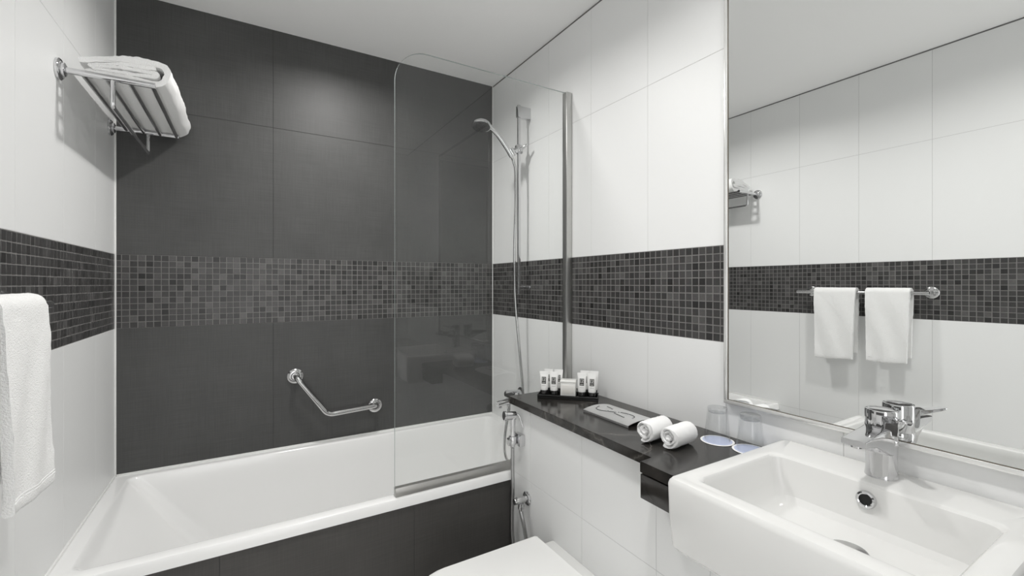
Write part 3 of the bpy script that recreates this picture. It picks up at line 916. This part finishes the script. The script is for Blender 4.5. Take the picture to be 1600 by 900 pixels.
for lab, s, d in (('toiletry tube in the front row at the left end of the black tray', .026, fr), ('toiletry tube second from left in the front row, left of the milky box', .066, fr),
                  ('toiletry tube in the front row just right of the milky box', .179, fr), ('toiletry tube in the front row at the right end of the black tray', .219, fr),
                  ('toiletry tube in the back row behind the leftmost front tube', .037, bk), ('toiletry tube in the back row, left of the milky box', .078, bk),
                  ('toiletry tube in the back row just right of the milky box', .187, bk), ('toiletry tube in the back row at the right end of the tray', .224, bk)):
    make_tube('white black-capped ' + lab, s, d)
sb = thing('vanity_box', 'square milky white wrapped box in the middle of the black tray', 'box', tp(.1225, .036, .0052), trz)
bm = B(); box(bm, -.031, .031, -.022, .022, 0, .064, .005, 3); finish('box_body', bm, 'soap', sb, 40)
bm = B(); box(bm, -.0235, .0235, -.0235, -.021, .016, .050, .001); finish('front_panel', bm, 'soap_inner', sb, 40)
bm = B(); box(bm, -.0325, .0325, -.0235, .0235, .058, .069, .004, 3); finish('box_lid', bm, 'soap', sb, 40)

# arched brushed cover with curved slot
tc = thing('tissue_cover', 'arched brushed metal tissue cover with wavy slot lying on the counter', 'tissue cover', (1.573, -1.2, CT))
bm = B(); nseg = 14
def arch(x): return .0075 + .0085 * (1 - (x / .064) ** 2)
top = [(-.064 + .128 * k / nseg, arch(-.064 + .128 * k / nseg)) for k in range(nseg + 1)]
pts = [(-.064, .0005), (-.0628, .0005), (-.0628, .0066)] + [(p[0], p[1] - .0012) for p in top[1:-1]] + [(.0628, .0066), (.0628, .0005), (.064, .0005)] + top[::-1]
pr_ = [(p[0], p[1]) for p in pts]
loft(bm, [[(p[0], -.112, p[1]) for p in pr_], [(p[0], .110, p[1]) for p in pr_]])
finish('cover_plate', bm, 'plate', tc, 30)
bm = B()
def on(x, y): return (x, y, arch(x) + .0001)
sl = [spline([on(-.006 - .0, .088), on(-.030, .078), on(-.034, .052), on(-.020, .020), on(-.012, .0)], 8),
      spline([on(.014, .068), on(.012, .050), on(.008, .036)], 8),
      spline([on(-.020, -.004), on(-.022, -.018), on(-.024, -.040), on(-.026, -.052)], 8),
      spline([on(.002, -.012), on(.012, -.040), on(.008, -.070), on(-.010, -.082)], 8)]
for s_ in sl: tube(bm, s_, .0016, 6)
finish('slot', bm, 'slot', tc)
for x, y in ((.007, .033), (-.021, .026), (-.010, -.002), (-.004, -.010), (.010, -.040), (-.026, -.056), (-.012, -.082)):
    bm = B(); lathe(bm, [(.0032, 0), (.0026, .002), (.0005, .003)], on(x, y), (0, 0, 1), 10)
    finish('stud', bm, 'chrome', tc)

# rolled face cloths
def rolled(label, cx, cy, rz, seed, ln):
    r = .0342
    t = thing('rolled_towel', label, 'towel', (cx, cy, CT), rz, 'rolled face towels on the counter')
    rng = random.Random(seed)
    # spiral centre line from the core outwards
    th = .0092
    cl = []
    turns = 2.4
    n = 80
    for k in range(n + 1):
        a = turns * 2 * PI * k / n
        rad = .0035 + (r - th / 2 - .0035) * (k / n) ** .85
        cl.append((rad * math.cos(a + seed - turns * 2 * PI - PI / 2), (rad * math.sin(a + seed - turns * 2 * PI - PI / 2)) * .97))
    outs = [ribbon(cl, th * .6), ribbon(cl, th * .88), ribbon(cl, th)]
    xs = [0, .0022, .0060] + [.006 + (ln - .012) * i / 13 for i in range(1, 13)] + [ln - .006, ln - .0022, ln]
    bm = B(); rings = []; m = len(xs) - 1
    for k in range(m + 1):
        x = xs[k]; q = x / ln
        out = outs[min(k, m - k, 2)]
        e = min(1, min(q, 1 - q) * 9)
        ring = []
        for i, p in enumerate(out):
            rr = math.hypot(*p)
            sh = 1 - .03 * (1 - e) * (rr / r)
            inset = (.004 if k == 0 else 0) * math.sin(i * .35) + (rr < r * .6) * (1 - e) * .003
            ring.append((x + inset + rng.gauss(0, .0005), p[0] * sh + rng.gauss(0, .0004), r + p[1] * sh + rng.gauss(0, .0004) + .0006))
        rings.append(ring)
    loft(bm, rings)
    zmin = min(v.co.z for v in bm.verts)
    for v in bm.verts: v.co.z += .0008 - zmin
    finish('roll', bm, 'towel_fine', t, 60)
    # core, so that no light shows through the middle
    bm = B(); tube(bm, [(.004, 0, r), (ln - .004, 0, r)], .0075, 12); finish('core', bm, 'towel_fine', t)
    return t
rolled('rolled white face towel lying beside the metal tissue cover', 1.452, -1.431, .10, .25, .100)
rolled('rolled white face towel lying nearer the basin, right of its twin', 1.469, -1.503, .10, .45, .102)

# tumblers upside down on paper coasters
for k, (cx, cy, la, lb) in enumerate(((1.652, -1.530, 'round blue and white paper coaster under the glass farther from the basin', 'clear tumbler upside down on its coaster, farther from the basin'),
                                      (1.664, -1.623, 'round blue and white paper coaster partly hidden by the basin rim', 'clear tumbler upside down on its coaster, right beside the basin'))):
    c = thing('paper_coaster', la, 'coaster', (cx, cy, CT), 0, 'paper coasters under the tumblers')
    bm = B(); lathe(bm, [(.046, .0003), (.0465, .0008), (.046, .0014), (.001, .0014)], seg=40); finish('coaster_disc', bm, 'paper', c)
    bm = B(); lathe(bm, [(.0405, .00145), (.0405, .0017), (.001, .0017)], seg=40); finish('blue_print', bm, 'paper_blue', c)
    g = thing('tumbler', lb, 'glass', (cx, cy, CT + .0018), 0, 'tumblers beside the basin')
    bm = B()
    lathe(bm, [(.0345, .0), (.0360, .0008), (.0358, .003), (.0275, .096), (.0262, .0985), (.024, .099), (.001, .0985)], seg=40, cap0=False)
    lathe(bm, [(.0345, .0), (.0338, .0012), (.0262, .080), (.024, .083), (.001, .084)], seg=40, cap0=False)
    finish('glass_wall', bm, 'tumbler', g, 50)
    bm = B(); lathe(bm, [(.001, .0845), (.0238, .0838), (.0255, .0855), (.0262, .096), (.025, .098), (.001, .0980)], seg=32)
    finish('thick_base', bm, 'tumbler_base', g, 50)
